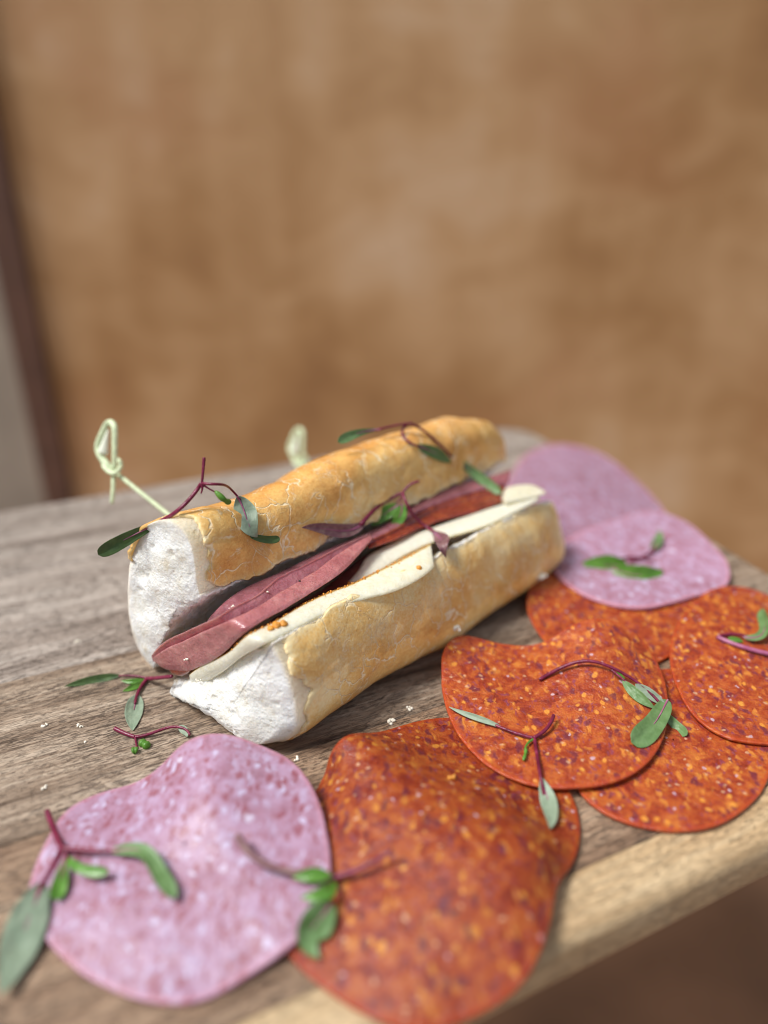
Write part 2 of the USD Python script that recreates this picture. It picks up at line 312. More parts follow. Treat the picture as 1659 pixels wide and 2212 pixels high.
# ------------------------------------------------------------------ height field of what already lies on the board
HS = .0005; HX0, HY0 = -.25, .05; HM = np.zeros((1200, 1100))       # [y, x]
def hm_add(P):
    ix = np.round((P[:, 0] - HX0) / HS).astype(int); iy = np.round((P[:, 1] - HY0) / HS).astype(int)
    ok = (ix >= 0) & (iy >= 0) & (ix < HM.shape[1]) & (iy < HM.shape[0])
    T = np.zeros_like(HM); np.maximum.at(T, (iy[ok], ix[ok]), P[ok, 2])
    np.maximum(HM, grey_closing(T, 5), out=HM)
def hm_at(x, y): return map_coordinates(HM, [(np.asarray(y) - HY0) / HS, (np.asarray(x) - HX0) / HS], order=1, mode='nearest')
def hit(u, v):
    d = ray(u, v); t = np.arange(.10, .75, .0003)
    X = EYE + d * t[:, None]; below = X[:, 2] <= hm_at(X[:, 0], X[:, 1])
    k = int(np.argmax(below)) if below.any() else len(t) - 1
    return t[k]
def lift(u, v, l=0.001, ref=None):
    t = hit(*(ref or (u, v))); d = ray(u, v)
    return EYE + d * (t - l / np.linalg.norm(d))

# ------------------------------------------------------------------ slices lying on the board
def slice_on_board(name, label, cat, edge, inner, mat, thick=.0010, wave=.0004, seed=0, group=None):
    E = np.array([at(u, v, h / 1000.) for u, v, h in edge])
    I = np.array([at(u, v, h / 1000.) for u, v, h in inner]) if inner else np.zeros((0, 3))
    n = 360; k = np.r_[np.arange(len(E)), 0]
    L = np.r_[0, np.cumsum(np.linalg.norm(np.diff(E[k], axis=0), axis=1))]
    B = CubicSpline(L, E[k], bc_type='periodic')(np.linspace(0, L[-1], n, endpoint=False))
    c = B[:, :2].mean(0)
    jag = 1 + .010 * fbm(np.c_[B[:, :2], np.full(n, seed)], .006, 3, seed)
    src = np.vstack([B[::6], I]) if len(I) else B[::6]
    rbf = RBFInterpolator(src[:, :2], src[:, 2], kernel='thin_plate_spline', smoothing=1e-9)
    R = np.r_[np.linspace(0.01, .97, 96), .985, .995, 1.0]
    XY = c + (R[:, None, None]) * ((B[:, :2] - c) * jag[:, None])[None]
    flat = XY.reshape(-1, 2); z = rbf(flat)
    z = z + wave * 2 * fbm(np.c_[flat, np.zeros(len(flat))], .014, 3, seed + 5)
    sup = hm_at(flat[:, 0], flat[:, 1]) + thick + .0003
    k_ = .0012; hh = np.clip(.5 + .5 * (z - sup) / k_, 0, 1); z = sup * (1 - hh) + z * hh + k_ * hh * (1 - hh)
    z = gaussian_filter(z.reshape(len(R), n), (1.2, 1.2), mode=('nearest', 'wrap')); z = np.maximum(z, sup.reshape(len(R), n) - .0002)
    z[-1] -= thick * .22; z[-2] -= thick * .05
    top = np.concatenate([XY, z[..., None]], -1)
    Bo = c + (B[:, :2] - c) * jag[:, None]; out = Bo + (Bo - c) / np.linalg.norm(Bo - c, axis=1, keepdims=True) * thick * .12
    mid = np.c_[out, z[-1] - thick * .32][None]
    bot = top[::-1].copy(); bot[..., 2] -= thick * .85
    V = np.concatenate([top, mid, bot], 0)
    F = grid_faces(len(V), n, wrap=True)
    v = V.reshape(-1, 3)
    m = trimesh.Trimesh(v, F, process=False)
    F = np.vstack([F, [[j, (j + 1) % n, 0] for j in range(1, n - 1)][:0]]) if False else F
    cap0 = np.array([[0, j + 1, j] for j in range(1, n - 1)]); o = (len(V) - 1) * n
    cap1 = np.array([[o, o + j, o + j + 1] for j in range(1, n - 1)])
    F = np.vstack([F, cap0[:, ::-1], cap1[:, ::-1]])
    m = trimesh.Trimesh(v, F, process=False)
    if m.volume < 0: F = F[:, ::-1]
    rimt = np.r_[smoothstep(.955, .985, R), 1, smoothstep(.955, .985, R)[::-1]]
    o = obj(name, (v, F), mat, tone=np.repeat(rimt, n)); tag(o, label, cat, group)
    up = np.repeat(top, 2, 0); up[1:-1:2] = (up[1:-1:2] + up[2::2]) / 2
    up2 = (up + np.roll(up, 1, 1)) / 2
    hm_add(np.vstack([up.reshape(-1, 3), up2.reshape(-1, 3)]))
    return o

PEP = 'red pepperoni slices laid out on the board'; SAL = 'pale pink salami slices on the board'
# far to near / lower to upper
slice_on_board('pepperoni_slice', 'blurred pepperoni slice partly covered by the pale slice behind the bread end', 'sausage slice',
    [(1138, 1305, 6), (1150, 1262, 8), (1190, 1238, 5), (1260, 1215, 2), (1380, 1215, 2), (1480, 1245, 2), (1520, 1300, 2), (1500, 1370, 2), (1420, 1430, 2), (1320, 1450, 2), (1220, 1420, 3), (1160, 1360, 4)],
    [(1250, 1300, 4), (1350, 1330, 3)], M['pepperoni'], seed=1, group=None)
slice_on_board('pepperoni_slice', 'flat pepperoni slice nearest the front edge of the board, under two others', 'sausage slice',
    [(1250, 1705, 2), (1290, 1745, 2), (1360, 1778, 2), (1440, 1793, 2), (1520, 1790, 2), (1590, 1760, 2), (1640, 1715, 2), (1668, 1650, 2), (1665, 1570, 2), (1600, 1490, 2), (1500, 1450, 2), (1390, 1450, 2), (1300, 1500, 2), (1250, 1580, 2), (1235, 1650, 2)],
    [], M['pepperoni'], seed=2)
slice_on_board('salami_slice', 'blurred pale pink salami slice farthest back behind the bread end', 'sausage slice',
    [(1090, 1075, 6), (1112, 1010, 6), (1150, 972, 8), (1215, 958, 10), (1290, 975, 8), (1355, 1018, 5), (1410, 1070, 3), (1440, 1110, 3), (1445, 1170, 2), (1390, 1220, 2), (1300, 1230, 2), (1200, 1200, 3), (1130, 1140, 4)],
    [(1220, 1040, 9)], M['salami_back'], .0013, seed=3)
slice_on_board('salami_slice', 'blurred pale pink salami slice with a green leaf sprig lying on it', 'sausage slice',
    [(1196, 1240, 4), (1200, 1190, 7), (1250, 1150, 10), (1330, 1122, 10), (1430, 1106, 9), (1480, 1125, 8), (1530, 1165, 9), (1572, 1215, 8), (1570, 1260, 5), (1510, 1285, 4), (1440, 1303, 5), (1380, 1312, 5), (1320, 1305, 5), (1250, 1280, 5)],
    [(1400, 1200, 6)], M['salami_far'], .0013, seed=4)
slice_on_board('pepperoni_slice', 'large draped pepperoni slice at the front with a raised fold', 'sausage slice',
    [(705, 1660, 4), (715, 1625, 10), (735, 1597, 14), (800, 1583, 8), (880, 1562, 4), (950, 1550, 2), (1050, 1565, 2), (1150, 1620, 2), (1225, 1700, 2), (1250, 1760, 2), (1250, 1825, 2), (1232, 1872, 3), (1205, 1910, 6), (1190, 1975, 7), (1165, 2060, 6), (1110, 2140, 4), (1010, 2200, 2), (900, 2225, 2), (780, 2185, 2), (660, 2100, 2), (600, 2020, 2), (600, 1900, 2), (640, 1780, 2)],
    [(800, 1660, 14), (900, 1690, 14), (1000, 1730, 14), (1100, 1790, 14), (1180, 1850, 11), (960, 1640, 5), (1080, 1680, 3), (1170, 1750, 2.5), (900, 1900, 12), (1020, 1960, 12), (760, 1900, 8), (900, 2080, 7)],
    M['pepperoni_dark'], seed=5)
slice_on_board('pepperoni_slice', 'wavy middle pepperoni slice with a dipped back rim, carrying two sprigs', 'sausage slice',
    [(954, 1440, 9), (962, 1396, 11), (990, 1372, 12), (1040, 1380, 10), (1100, 1392, 8), (1160, 1390, 9), (1215, 1362, 14), (1270, 1338, 18), (1320, 1338, 18), (1375, 1368, 14), (1415, 1420, 9), (1438, 1480, 6), (1442, 1545, 5), (1425, 1610, 5), (1380, 1662, 5), (1310, 1692, 5), (1230, 1701, 5), (1150, 1694, 5), (1070, 1662, 5), (1005, 1605, 5), (968, 1540, 6), (956, 1490, 7)],
    [(1100, 1450, 7), (1150, 1530, 6), (1300, 1420, 14), (1310, 1520, 9), (1250, 1620, 6), (1050, 1520, 7)],
    M['pepperoni'], seed=6)
slice_on_board('pepperoni_slice', 'pepperoni slice cut off by the right frame edge with a pink stemmed sprig', 'sausage slice',
    [(1447, 1410, 6), (1460, 1355, 8), (1500, 1300, 9), (1560, 1266, 9), (1620, 1270, 8), (1690, 1300, 6), (1750, 1380, 5), (1770, 1480, 4), (1740, 1570, 4), (1690, 1605, 4), (1640, 1605, 4), (1570, 1592, 4), (1510, 1555, 4), (1468, 1495, 5)],
    [(1600, 1430, 7)], M['pepperoni'], seed=7)
slice_on_board('salami_slice', 'big pale pink salami slice in focus at the front left', 'sausage slice',
    [(62, 1935, 2), (75, 1870, 3), (108, 1800, 4), (150, 1745, 3), (215, 1712, 3), (290, 1690, 4), (350, 1650, 9), (395, 1607, 14), (440, 1587, 17), (490, 1586, 17), (560, 1607, 15), (625, 1640, 13), (670, 1690, 12), (700, 1770, 11), (713, 1850, 10), (708, 1930, 9), (680, 1990, 7), (610, 2055, 5), (520, 2115, 3), (430, 2160, 2), (340, 2165, 2), (240, 2135, 2), (150, 2080, 2), (95, 2020, 2)],
    [(440, 1660, 17), (450, 1740, 15), (300, 1740, 6), (230, 1800, 5), (560, 1750, 13), (400, 1850, 9), (250, 1950, 6), (550, 1900, 9), (400, 2030, 5)],
    M['salami'], .0012, seed=8)

# ------------------------------------------------------------------ the baguette
A0 = at(600, 1610); F3 = np.array([-.801, .5987, 0]); L3 = np.array([math.cos(BAZ), math.sin(BAZ), 0]); Z3 = np.array([0, 0, 1.])
def sec(s, z, t): return A0 + np.multiply.outer(s, F3) + np.multiply.outer(z, Z3) + np.multiply.outer(t, L3)
UP_ARC = [(.0323, .0515), (.0331, .0608), (.0358, .0725), (.043, .0785), (.0519, .0775), (.0663, .0665), (.0785, .046), (.0838, .0200), (.0800, .006), (.0715, .0012)]
LO_ARC = [(-.002, .047), (-.0075, .038), (-.0108, .025), (-.0088, .0105), (.0, .0012), (.015, .0004), (.040, .0004), (.0585, .0010)]
def resample(pts, n, closed=False):
    P = np.array(pts, float); l = np.r_[0, np.cumsum(np.linalg.norm(np.diff(P, axis=0), axis=1))]
    fine = CubicSpline(l, P)(np.linspace(0, l[-1], 2000))
    from scipy.ndimage import gaussian_filter1d
    l = np.r_[0, np.cumsum(np.linalg.norm(np.diff(fine, axis=0), axis=1))]
    u = np.linspace(0, l[-1], n); return np.c_[np.interp(u, l, fine[:, 0]), np.interp(u, l, fine[:, 1])]
UPPER_GROWTH = ([0, .1, .2, .3, .4, .5, .6, .7, .8, .9, 1], [1, .95, .93, .96, 1.0, 1.02, 1.02, 1.0, 1.0, .99, .98])
def bread_half(parent, part, arc, chord_sag, length, expo, tone_fn, lower, seed, taper=.04):
    Na, Nc = 190, 80
    arcp = resample(arc, Na)
    e = arcp[0] - arcp[-1]; q = np.linspace(0, 1, Nc + 2)[1:-1]
    nrm = np.array([.605, .796]) * (1 if lower else -1)          # outwards from the cut face
    chord = arcp[-1] + q[:, None] * e + np.sin(q * np.pi)[:, None] * nrm * chord_sag
    ring = np.vstack([arcp, chord]); N = len(ring); cen = ring.mean(0)
    tt = np.r_[np.linspace(0, .02, 50)[:-1], np.linspace(.02, length * .985, 230), length * (1 - .015 * np.linspace(1, 0, 14)[1:] ** 2 )]
    x = tt / length; k = np.maximum(1 - np.clip((x - (.60 if lower else .55)) / (.40 if lower else .45), 0, 1) ** expo, 0) ** (1 / expo); k = np.maximum(k, .02) * (1 - taper * x)
    base = np.array([cen[0], cen[1] * .75]) if lower else np.array([.046, .043])
    if not lower: k = np.maximum(1 - np.clip((x - .72) / .28, 0, 1) ** 2.2, 0) ** (1 / 2.2); k = np.maximum(k, .02)
    gr_ = k * (1 if lower else np.interp(x, *UPPER_GROWTH))
    S = base + gr_[:, None, None] * (ring - base)[None]
    def place(S, t):
        P = A0 + S[..., 0:1] * F3 + S[..., 1:2] * Z3 + t[..., None] * L3
        return P
    def normals(S):
        d = np.roll(S, -1, 1) - np.roll(S, 1, 1); n = np.stack([d[..., 1], -d[..., 0]], -1)
        n /= np.linalg.norm(n, axis=-1, keepdims=True) + 1e-12
        sgn = np.sign(((S - base) * n).sum(-1).mean()); return n * sgn
    Nn = normals(S); T = np.broadcast_to(tt[:, None], S.shape[:2])
    P0 = place(S, T)
    Q = np.stack([T, np.broadcast_to(np.linspace(0, .2, N)[None], T.shape), np.full(T.shape, seed * 1.)], -1)
    lump = .0020 * fbm(P0, .026, 2, seed) * 2 + .0004 * fbm(P0, .008, 3, seed + 3) * 2
    wr = .0007 * fbm(Q * np.array([1, .25, 1]), .0055, 2, seed + 9) * 2     # wrinkles round the loaf
    disp = lump + wr * np.clip(x * 1.6, .2, 1)[:, None]
    arcq = np.linspace(0, 1, Na)
    if lower:                                                      # the ragged flap of crust near the underside
        edge = .405 + .02 * fbm(np.c_[tt, tt * 0, tt * 0], .012, 3, 21) * 2 + .02 * fbm(np.c_[tt, tt * 0, tt * 0], .003, 2, 22)
        on = smoothstep(edge[:, None] + .006, edge[:, None] - .006, arcq[None]) * smoothstep(.045, .09, T[:, :Na]) * smoothstep(.12, .38, arcq)[None]
        disp[:, :Na] += .0026 * on
    if not lower: disp[:, :Na] += .0022 * (smoothstep(.30, .325, x) * np.exp(-np.maximum(x - .325, 0) / .12))[:, None] * np.exp(-((arcq - .50) / .12) ** 2)[None]
    disp *= np.minimum(1, k * 2)[:, None]
    # crumb body: inset where crust covers it
    ins = np.where(np.arange(N) < Na, -.0012, 0)[None]
    cr = .0010 * fbm(P0, .003, 3, seed + 30) * 2 + .0008 * fbm(P0, .0012, 2, seed + 31) * 2
    body = S + Nn * (np.where(np.arange(N)[None] < Na, disp, cr) + ins)[..., None]
    body[..., 1] = np.maximum(body[..., 1], .0005)
    Pb = place(body, T)
    # torn end: rings towards the middle
    rho = np.linspace(1, .02, 70)[1:]
    capS = base + rho[:, None, None] * (body[0] - base)[None]
    capP = place(capS, np.zeros(capS.shape[:2]))
    dome = (.005 if lower else .002) * (1 - rho ** 2)[:, None]
    nz = .0018 * fbm(capP, .012, 2, seed + 40) * 2 + .0004 * fbm(capP, .0030, 2, seed + 41) * 2 + .0002 * fbm(capP, .0012, 3, seed + 42) * 2
    low = (np.clip(.02 - capS[..., 1], 0, .02) / .02) * (.007 if lower else 0.) * smoothstep(1, .8, rho)[:, None]
    pits = np.zeros_like(nz)
    for ps, pz, pr_, pd in ((.068, .048, .0040, .0035), (.072, .052, .0022, .002), (.062, .052, .002, .002), (.055, .030, .0022, .0016), (.012, .012, .002, .0016), (.03, .016, .002, .0014)):
        d2 = (capS[..., 0] - ps) ** 2 + ((capS[..., 1] - pz) * 1.5) ** 2; pits += pd * np.exp(-d2 / pr_ ** 2)
    rp = np.random.default_rng(seed + 5)
    for _ in range(16):
        ja, jr = rp.integers(0, N), rp.uniform(.1, .85); hc = base + jr * (body[0, ja] - base); hr = rp.uniform(.0006, .0016)
        pits += hr * .9 * np.exp(-(((capS - hc) ** 2 * np.array([1, 1.6])).sum(-1) / hr ** 2) ** 2)
    capT = -(dome + nz * smoothstep(1., .93, rho)[:, None] + low) + pits
    capP = place(capS, capT)
    V = np.concatenate([capP[::-1], Pb], 0); n = len(V); v = V.reshape(-1, 3)
    v = np.vstack([v, v[:N].mean(0), v[-N:].mean(0)]); F = grid_faces(n, N, wrap=True)
    j = np.arange(N); F = np.vstack([F, np.c_[(j + 1) % N, j, np.full(N, n * N)], np.c_[(n - 1) * N + j, (n - 1) * N + (j + 1) % N, np.full(N, n * N + 1)]])
    m = trimesh.Trimesh(v, F, process=False)
    if m.volume < 0: F = F[:, ::-1]
    ctn = np.concatenate([np.broadcast_to(smoothstep(.93, 1.0, rho)[::-1, None] * .55, (len(rho), N)).ravel(), np.where(np.arange(N)[None] < Na, .8, .15 + 0 * T).ravel(), [0, .5]])
    crumb = obj(part, (v, F), M['crumb'], parent, tone=ctn)
    # crust shell
    te = .0030 + .0045 * fbm(np.c_[arcq, arcq * 0, arcq * 0 + seed], .10, 3, seed + 50) * 2 + .0012 * fbm(np.c_[arcq, arcq * 0, arcq * 0], .02, 2, seed + 51) * 2
    te = te - (0 if lower else .0075 * np.exp(-((arcq - .47) / .13) ** 2)) + .003 * np.exp(-arcq / .10)
    te = np.clip(te, -.005, .02)
    lipj = .006 * fbm(np.c_[tt, tt * 0, tt * 0], .009, 3, seed + 60) + .0012 * fbm(np.c_[tt, tt * 0, tt * 0], .003, 2, seed + 61)
    So = S[:, :Na].copy()
    sh = (te[None] * (1 - x[:, None]) ** 6)                          # the first rows follow the torn edge
    To = T[:, :Na] + sh
    out = So + Nn[:, :Na] * disp[:, :Na, None]
    arcd = (arcp[0] - arcp[6]); arcd /= np.linalg.norm(arcd)
    w = np.exp(-arcq * 30)[None]; out += (lipj[:, None] * w * np.minimum(1, k)[:, None])[..., None] * arcd
    inn = out - Nn[:, :Na] * .0016; rim = np.exp(-(To - te[None]) / .0012)[..., None]
    out = out - Nn[:, :Na] * rim * .0006
    for a in (out, inn): a[..., 1] = np.maximum(a[..., 1], .0004)
    inn[..., 1] = np.maximum(inn[..., 1], .0009)
    O = place(out, To); I_ = place(inn, To)
    nt = len(tt); v = np.vstack([O.reshape(-1, 3), I_.reshape(-1, 3)]); off = nt * Na
    F = np.vstack([grid_faces(nt, Na), grid_faces(nt, Na, flip=True) + off])
    i = np.arange(nt - 1); l0 = i * Na; l1 = l0 + Na
    F = np.vstack([F, np.c_[l0, l1, l1 + off], np.c_[l0, l1 + off, l0 + off]])
    r0 = i * Na + Na - 1; r1 = r0 + Na; F = np.vstack([F, np.c_[r1, r0, r0 + off], np.c_[r1, r0 + off, r1 + off]])
    j = np.arange(Na - 1); F = np.vstack([F, np.c_[j + 1, j, j + off], np.c_[j + 1, j + off, j + 1 + off]])
    e0 = (nt - 1) * Na + j; F = np.vstack([F, np.c_[e0, e0 + 1, e0 + 1 + off], np.c_[e0, e0 + 1 + off, e0 + off]])
    m = trimesh.Trimesh(v, F, process=False)
    if m.volume < 0: F = F[:, ::-1]
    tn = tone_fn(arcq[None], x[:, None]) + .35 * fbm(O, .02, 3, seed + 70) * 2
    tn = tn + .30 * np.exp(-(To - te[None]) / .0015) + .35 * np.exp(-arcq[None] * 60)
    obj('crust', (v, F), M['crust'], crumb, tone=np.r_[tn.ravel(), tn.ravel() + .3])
    hm_add(O.reshape(-1, 3)); hm_add(np.repeat((O[1:] + O[:-1]).reshape(-1, 3) / 2, 1, 0))
    return O
bag = thing('baguette', 'split crusty baguette half filled with ham and cheese, its torn white end facing left', 'bread')
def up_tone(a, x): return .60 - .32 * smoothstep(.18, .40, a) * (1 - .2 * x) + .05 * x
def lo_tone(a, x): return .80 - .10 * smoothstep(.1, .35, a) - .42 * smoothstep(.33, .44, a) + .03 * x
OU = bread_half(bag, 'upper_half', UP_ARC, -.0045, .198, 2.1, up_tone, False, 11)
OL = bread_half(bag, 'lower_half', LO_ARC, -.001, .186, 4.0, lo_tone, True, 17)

# ------------------------------------------------------------------ the filling
ulip, llip = np.array([.0323, .0515]), np.array([-.002, .047])
mo = sec(llip[0], llip[1], 0); md = (ulip - llip); MD = md[0] * F3 + md[1] * Z3
mn = np.cross(L3, MD); mn /= np.linalg.norm(mn); mn *= np.sign(mn[2])
C3 = .796 * F3 - .605 * Z3; EN = np.cross(F3, Z3); EN /= np.linalg.norm(EN); EN *= np.sign(EN @ L3)
INW = (C3 + .9 * L3) / np.linalg.norm(C3 + .9 * L3)
def strip(upper, lower, d=0., e=-.003, relief=None, n=150, m=26, deep=.018, wav=.0006, seed=0, drop=.0, rnd=8.):
    def curve(pts):
        P = np.array(pts, float); l = np.r_[0, np.cumsum(np.linalg.norm(np.diff(P, axis=0), axis=1))]; l /= l[-1]
        u = np.linspace(0, 1, n); s = CubicSpline(l, P) if len(P) > 3 else (lambda q: np.c_[np.interp(q, l, P[:, 0]), np.interp(q, l, P[:, 1])])
        from scipy.interpolate import PchipInterpolator
        return PchipInterpolator(l, P)(u) + (2.6 if rnd > 20 else 0) * fbm(np.c_[u * 16, u * 0, u * 0 + P[0, 1]], 1., 3, seed)[:, None] * np.array([.4, 1]) * np.minimum(1, 12 * u * (1 - u))[:, None]
    U, W = curve(upper), curve(lower); q = np.linspace(0, 1, m)
    uv = U[:, None] * (1 - q)[None, :, None] + W[:, None] * q[None, :, None]
    xx = np.broadcast_to(np.linspace(0, 1, n)[:, None], (n, m)); qq = np.broadcast_to(q[None], (n, m))
    D = FW + RT * ((uv[..., 0:1] - 829.5) / FOC) - UP * ((uv[..., 1:2] - 1106) / FOC)
    tm = ((mo - mn * d - mn * drop * xx[..., None] - EYE) @ mn) / (D @ mn) if drop == 0 else (((mo - EYE) @ mn) - d - drop * xx) / (D @ mn)
    te = ((A0 + L3 * e - EYE) @ EN) / (D @ EN)
    kk = .004; h = np.clip(.5 + .5 * (tm - te) / kk, 0, 1); t = te * (1 - h) + tm * h + kk * h * (1 - h)
    r = (relief(xx, qq) if relief else .0015 * np.sin(qq * np.pi)) + wav * 2 * fbm(np.stack([uv[..., 0], uv[..., 1], xx * 0 + seed * 50], -1), 45., 3, seed)
    edge = np.minimum(1, np.minimum(qq, 1 - qq) * rnd) * np.minimum(1, np.minimum(xx, 1 - xx) * 40)
    r = r - (.0012 if rnd < 10 else .0006) * (1 - edge) ** 2
    front = EYE + D * (t - r / np.linalg.norm(D, axis=-1))[..., None]
    front[..., 2] = np.maximum(front[..., 2], .0012)
    back = front + INW * deep; back[..., 2] = np.maximum(back[..., 2], .0008)
    v = np.vstack([front.reshape(-1, 3), back.reshape(-1, 3)]); o = n * m
    F = [grid_faces(n, m), grid_faces(n, m, flip=True) + o]
    ring = np.r_[np.arange(m), np.arange(1, n) * m + m - 1, (n - 1) * m + np.arange(m - 2, -1, -1), np.arange(n - 2, -1, -1) * m]
    a, b = ring[:-1], ring[1:]; F += [np.c_[b, a, a + o], np.c_[b, a + o, b + o]]
    F = np.vstack(F); mm = trimesh.Trimesh(v, F, process=False)
    if mm.volume < 0: F = F[:, ::-1]
    hm_add(front.reshape(-1, 3))
    return v, F, qq, xx
def filling(name, label, cat, mat, upper, lower, tone=None, smooth=True, **kw):
    v, F, qq, xx = strip(upper, lower, **kw)
    tn = None
    if tone: z = tone(xx, qq); tn = np.r_[z.ravel(), z.ravel()]
    if tn is not None: o = obj(name, (v, F), mat, tone=tn, smooth=True)
    else: o = obj(name, (v, F), mat, smooth=True)
    return tag(o, label, cat), v
def ch_tone(x, q): return .78 - .62 * smoothstep(.12, .01, q) - .14 * smoothstep(.8, 1., q) + .0 * x
filling('shade_fill_meat', 'meat strip added as dark fill between the pink ham and the cheese, shade painted in', 'meat', M['shade_fill_meat'],
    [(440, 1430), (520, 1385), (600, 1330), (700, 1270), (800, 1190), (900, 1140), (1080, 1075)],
    [(450, 1455), (540, 1400), (620, 1350), (720, 1300), (815, 1250), (900, 1190), (1090, 1100)], d=.009, e=.004, deep=.010)  # fill added so the white crumb does not show through the gap
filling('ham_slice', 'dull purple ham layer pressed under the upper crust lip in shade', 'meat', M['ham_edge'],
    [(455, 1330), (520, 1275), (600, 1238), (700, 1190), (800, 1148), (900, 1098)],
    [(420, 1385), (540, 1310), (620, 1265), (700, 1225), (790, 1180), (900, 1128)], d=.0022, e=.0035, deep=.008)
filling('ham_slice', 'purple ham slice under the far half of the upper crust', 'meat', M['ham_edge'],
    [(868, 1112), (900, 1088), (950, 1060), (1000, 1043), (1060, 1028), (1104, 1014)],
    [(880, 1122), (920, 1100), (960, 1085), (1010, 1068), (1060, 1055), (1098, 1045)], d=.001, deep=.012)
filling('cured_meat_slice', 'glossy dark red cured meat slice above the white cheese', 'meat', M['red_meat'],
    [(802, 1163), (868, 1130), (905, 1106), (950, 1082), (1005, 1066), (1092, 1045)],
    [(795, 1186), (841, 1172), (907, 1143), (950, 1126), (1027, 1107), (1092, 1080)], d=.002, deep=.014, wav=.0012,
    relief=lambda x, q: .0018 * np.sin(q * np.pi * 3) * (1 - q))
filling('pepperoni_slice', 'orange red pepperoni tip poking out below the pink ham at the torn end', 'sausage slice', M['red_meat'],
    [(352, 1436), (375, 1440), (400, 1444), (412, 1442)], [(364, 1446), (374, 1457), (390, 1460), (410, 1452)], e=-.003, deep=.006, wav=.0003)
def ham_rel(x, q):
    c = .46 - .12 * smoothstep(.05, .35, x) + .05 * np.sin(x * 9 + 1)
    st = .0034 * (.35 + .65 * smoothstep(.0, .12, x) * smoothstep(1.0, .55, x))
    back = .0012 * np.sin(np.clip(q / c, 0, 1) * np.pi * .5) ** .5 - .0022 * smoothstep(.25, 1., q / c) + .0016 * np.exp(-(q / .05) ** 2)
    fr = np.clip((q - c) / (1 - c), 0, 1)
    front = st - .0012 + .0024 * np.sin(fr * np.pi * .85) - .0010 * np.exp(-((fr - .45 - .1 * np.sin(x * 6)) / .10) ** 2)
    r = np.where(q < c, back, back * 0 + front * smoothstep(0, .05, fr) + (1 - smoothstep(0, .05, fr)) * (-.0010))
    return r + .0005 * fbm(np.stack([x * 14, q * 9, x * 0], -1), 1., 3, 77)
ham = thing('ham_slice', 'folded glossy pink ham slice spilling from the torn end', 'meat')
crease = [(331, 1421), (356, 1403), (405, 1380), (465, 1353), (505, 1335), (553, 1312), (600, 1283), (650, 1253), (690, 1227), (720, 1204), (765, 1175), (800, 1156)]
v, F, q_, x_ = strip([(327, 1416), (349, 1391), (401, 1364), (463, 1334), (500, 1313), (550, 1287), (599, 1248), (649, 1223), (713, 1191), (762, 1168), (799, 1152)],
    [(u, w_ + 9) for u, w_ in crease], d=.0014, deep=.010, n=260, m=50, wav=.0008, seed=4, rnd=30., relief=lambda x, q: .0022 - .0044 * q ** 1.3 * (.8 + .2 * np.sin(np.pi * np.clip(x * 1.1, 0, 1))) * smoothstep(0, .06, x) + .0012 * np.exp(-(q / .10) ** 2))
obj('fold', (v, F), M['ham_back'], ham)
v, F, q_, x_ = strip(crease, [(334, 1430), (365, 1447), (401, 1449), (440, 1437), (475, 1417), (525, 1370), (562, 1345), (624, 1310), (695, 1267), (736, 1238), (773, 1201), (806, 1163)],
    d=-.0006, deep=.010, n=260, m=60, wav=.0009, seed=9, rnd=30., relief=lambda x, q: .0026 - .0012 * q + .0012 * np.minimum(1, 1.5 * np.sin(np.clip(q * .8 + .16, 0, 1) * np.pi)))
obj('fold', (v, F), M['ham'], ham)
filling('cheese_slice', 'far creamy white cheese slice under the dark red cured meat', 'cheese', M['cheese'],
    [(752, 1256), (773, 1233), (792, 1203), (841, 1175), (894, 1151), (937, 1138), (1042, 1103), (1110, 1082), (1162, 1068)],
    [(760, 1268), (815, 1240), (868, 1206), (934, 1174), (985, 1158), (1042, 1141), (1110, 1110), (1166, 1080)], d=.0075, drop=-.0072, deep=.012,
    tone=lambda x, q: .85 - .45 * smoothstep(.8, 1., q))
filling('cheese_slice', 'small cheese slice sticking up at the far bread end', 'cheese', M['cheese'],
    [(1086, 1075), (1098, 1052), (1140, 1046), (1178, 1061)], [(1092, 1088), (1110, 1084), (1150, 1076), (1180, 1066)], d=-.001, deep=.008, tone=lambda x, q: .72 + 0 * x)
ch, chv = filling('cheese_slice', 'long near cheese slice with an orange spiced rim along the lower bread lip', 'cheese', M['cheese'],
    [(408, 1458), (430, 1440), (490, 1410), (540, 1367), (587, 1345), (649, 1308), (709, 1280), (757, 1262), (807, 1238), (870, 1206), (931, 1174)],
    [(412, 1472), (430, 1477), (475, 1456), (525, 1418), (587, 1385), (630, 1365), (722, 1319), (775, 1299), (847, 1280), (902, 1254), (938, 1226)], d=.0006, deep=.012, n=220, rnd=14.,
    tone=ch_tone, relief=lambda x, q: .0018 * np.sin(np.clip(q * 1.05, 0, 1) * np.pi) ** .6)
def grain(c, r, seed, sub=1):
    m = trimesh.creation.icosphere(subdivisions=sub, radius=1.0); v = np.array(m.vertices)
    v *= (1 + .9 * fbm(v * .7 + seed * 3.1, .6, 3, seed))[:, None]
    return trimesh.Trimesh(v * r + c, m.faces, process=False)
gr = []
top = chv[:220 * 26].reshape(220, 26, 3)
for k in range(120):
    x = int(rng.uniform(40, 205)); q = int(abs(rng.normal(0, 1.6))); q = min(q, 25)
    gr.append(grain(top[x, q] + np.array([0, 0, .0002]), rng.uniform(.00012, .00042), k))
g_ = obj('seasoning', trimesh.util.concatenate(gr), M['spice'], ch); tag(g_, kind='stuff')
for u, v, r in ((905, 1227, .0011), (598, 1352, .0016), (612, 1348, .0014), (755, 1262, .0010), (585, 1358, .0012)):
    obj('spice_clump', grain(lift(u, v, .0003), r, int(u), 2), M['spice'], ch)

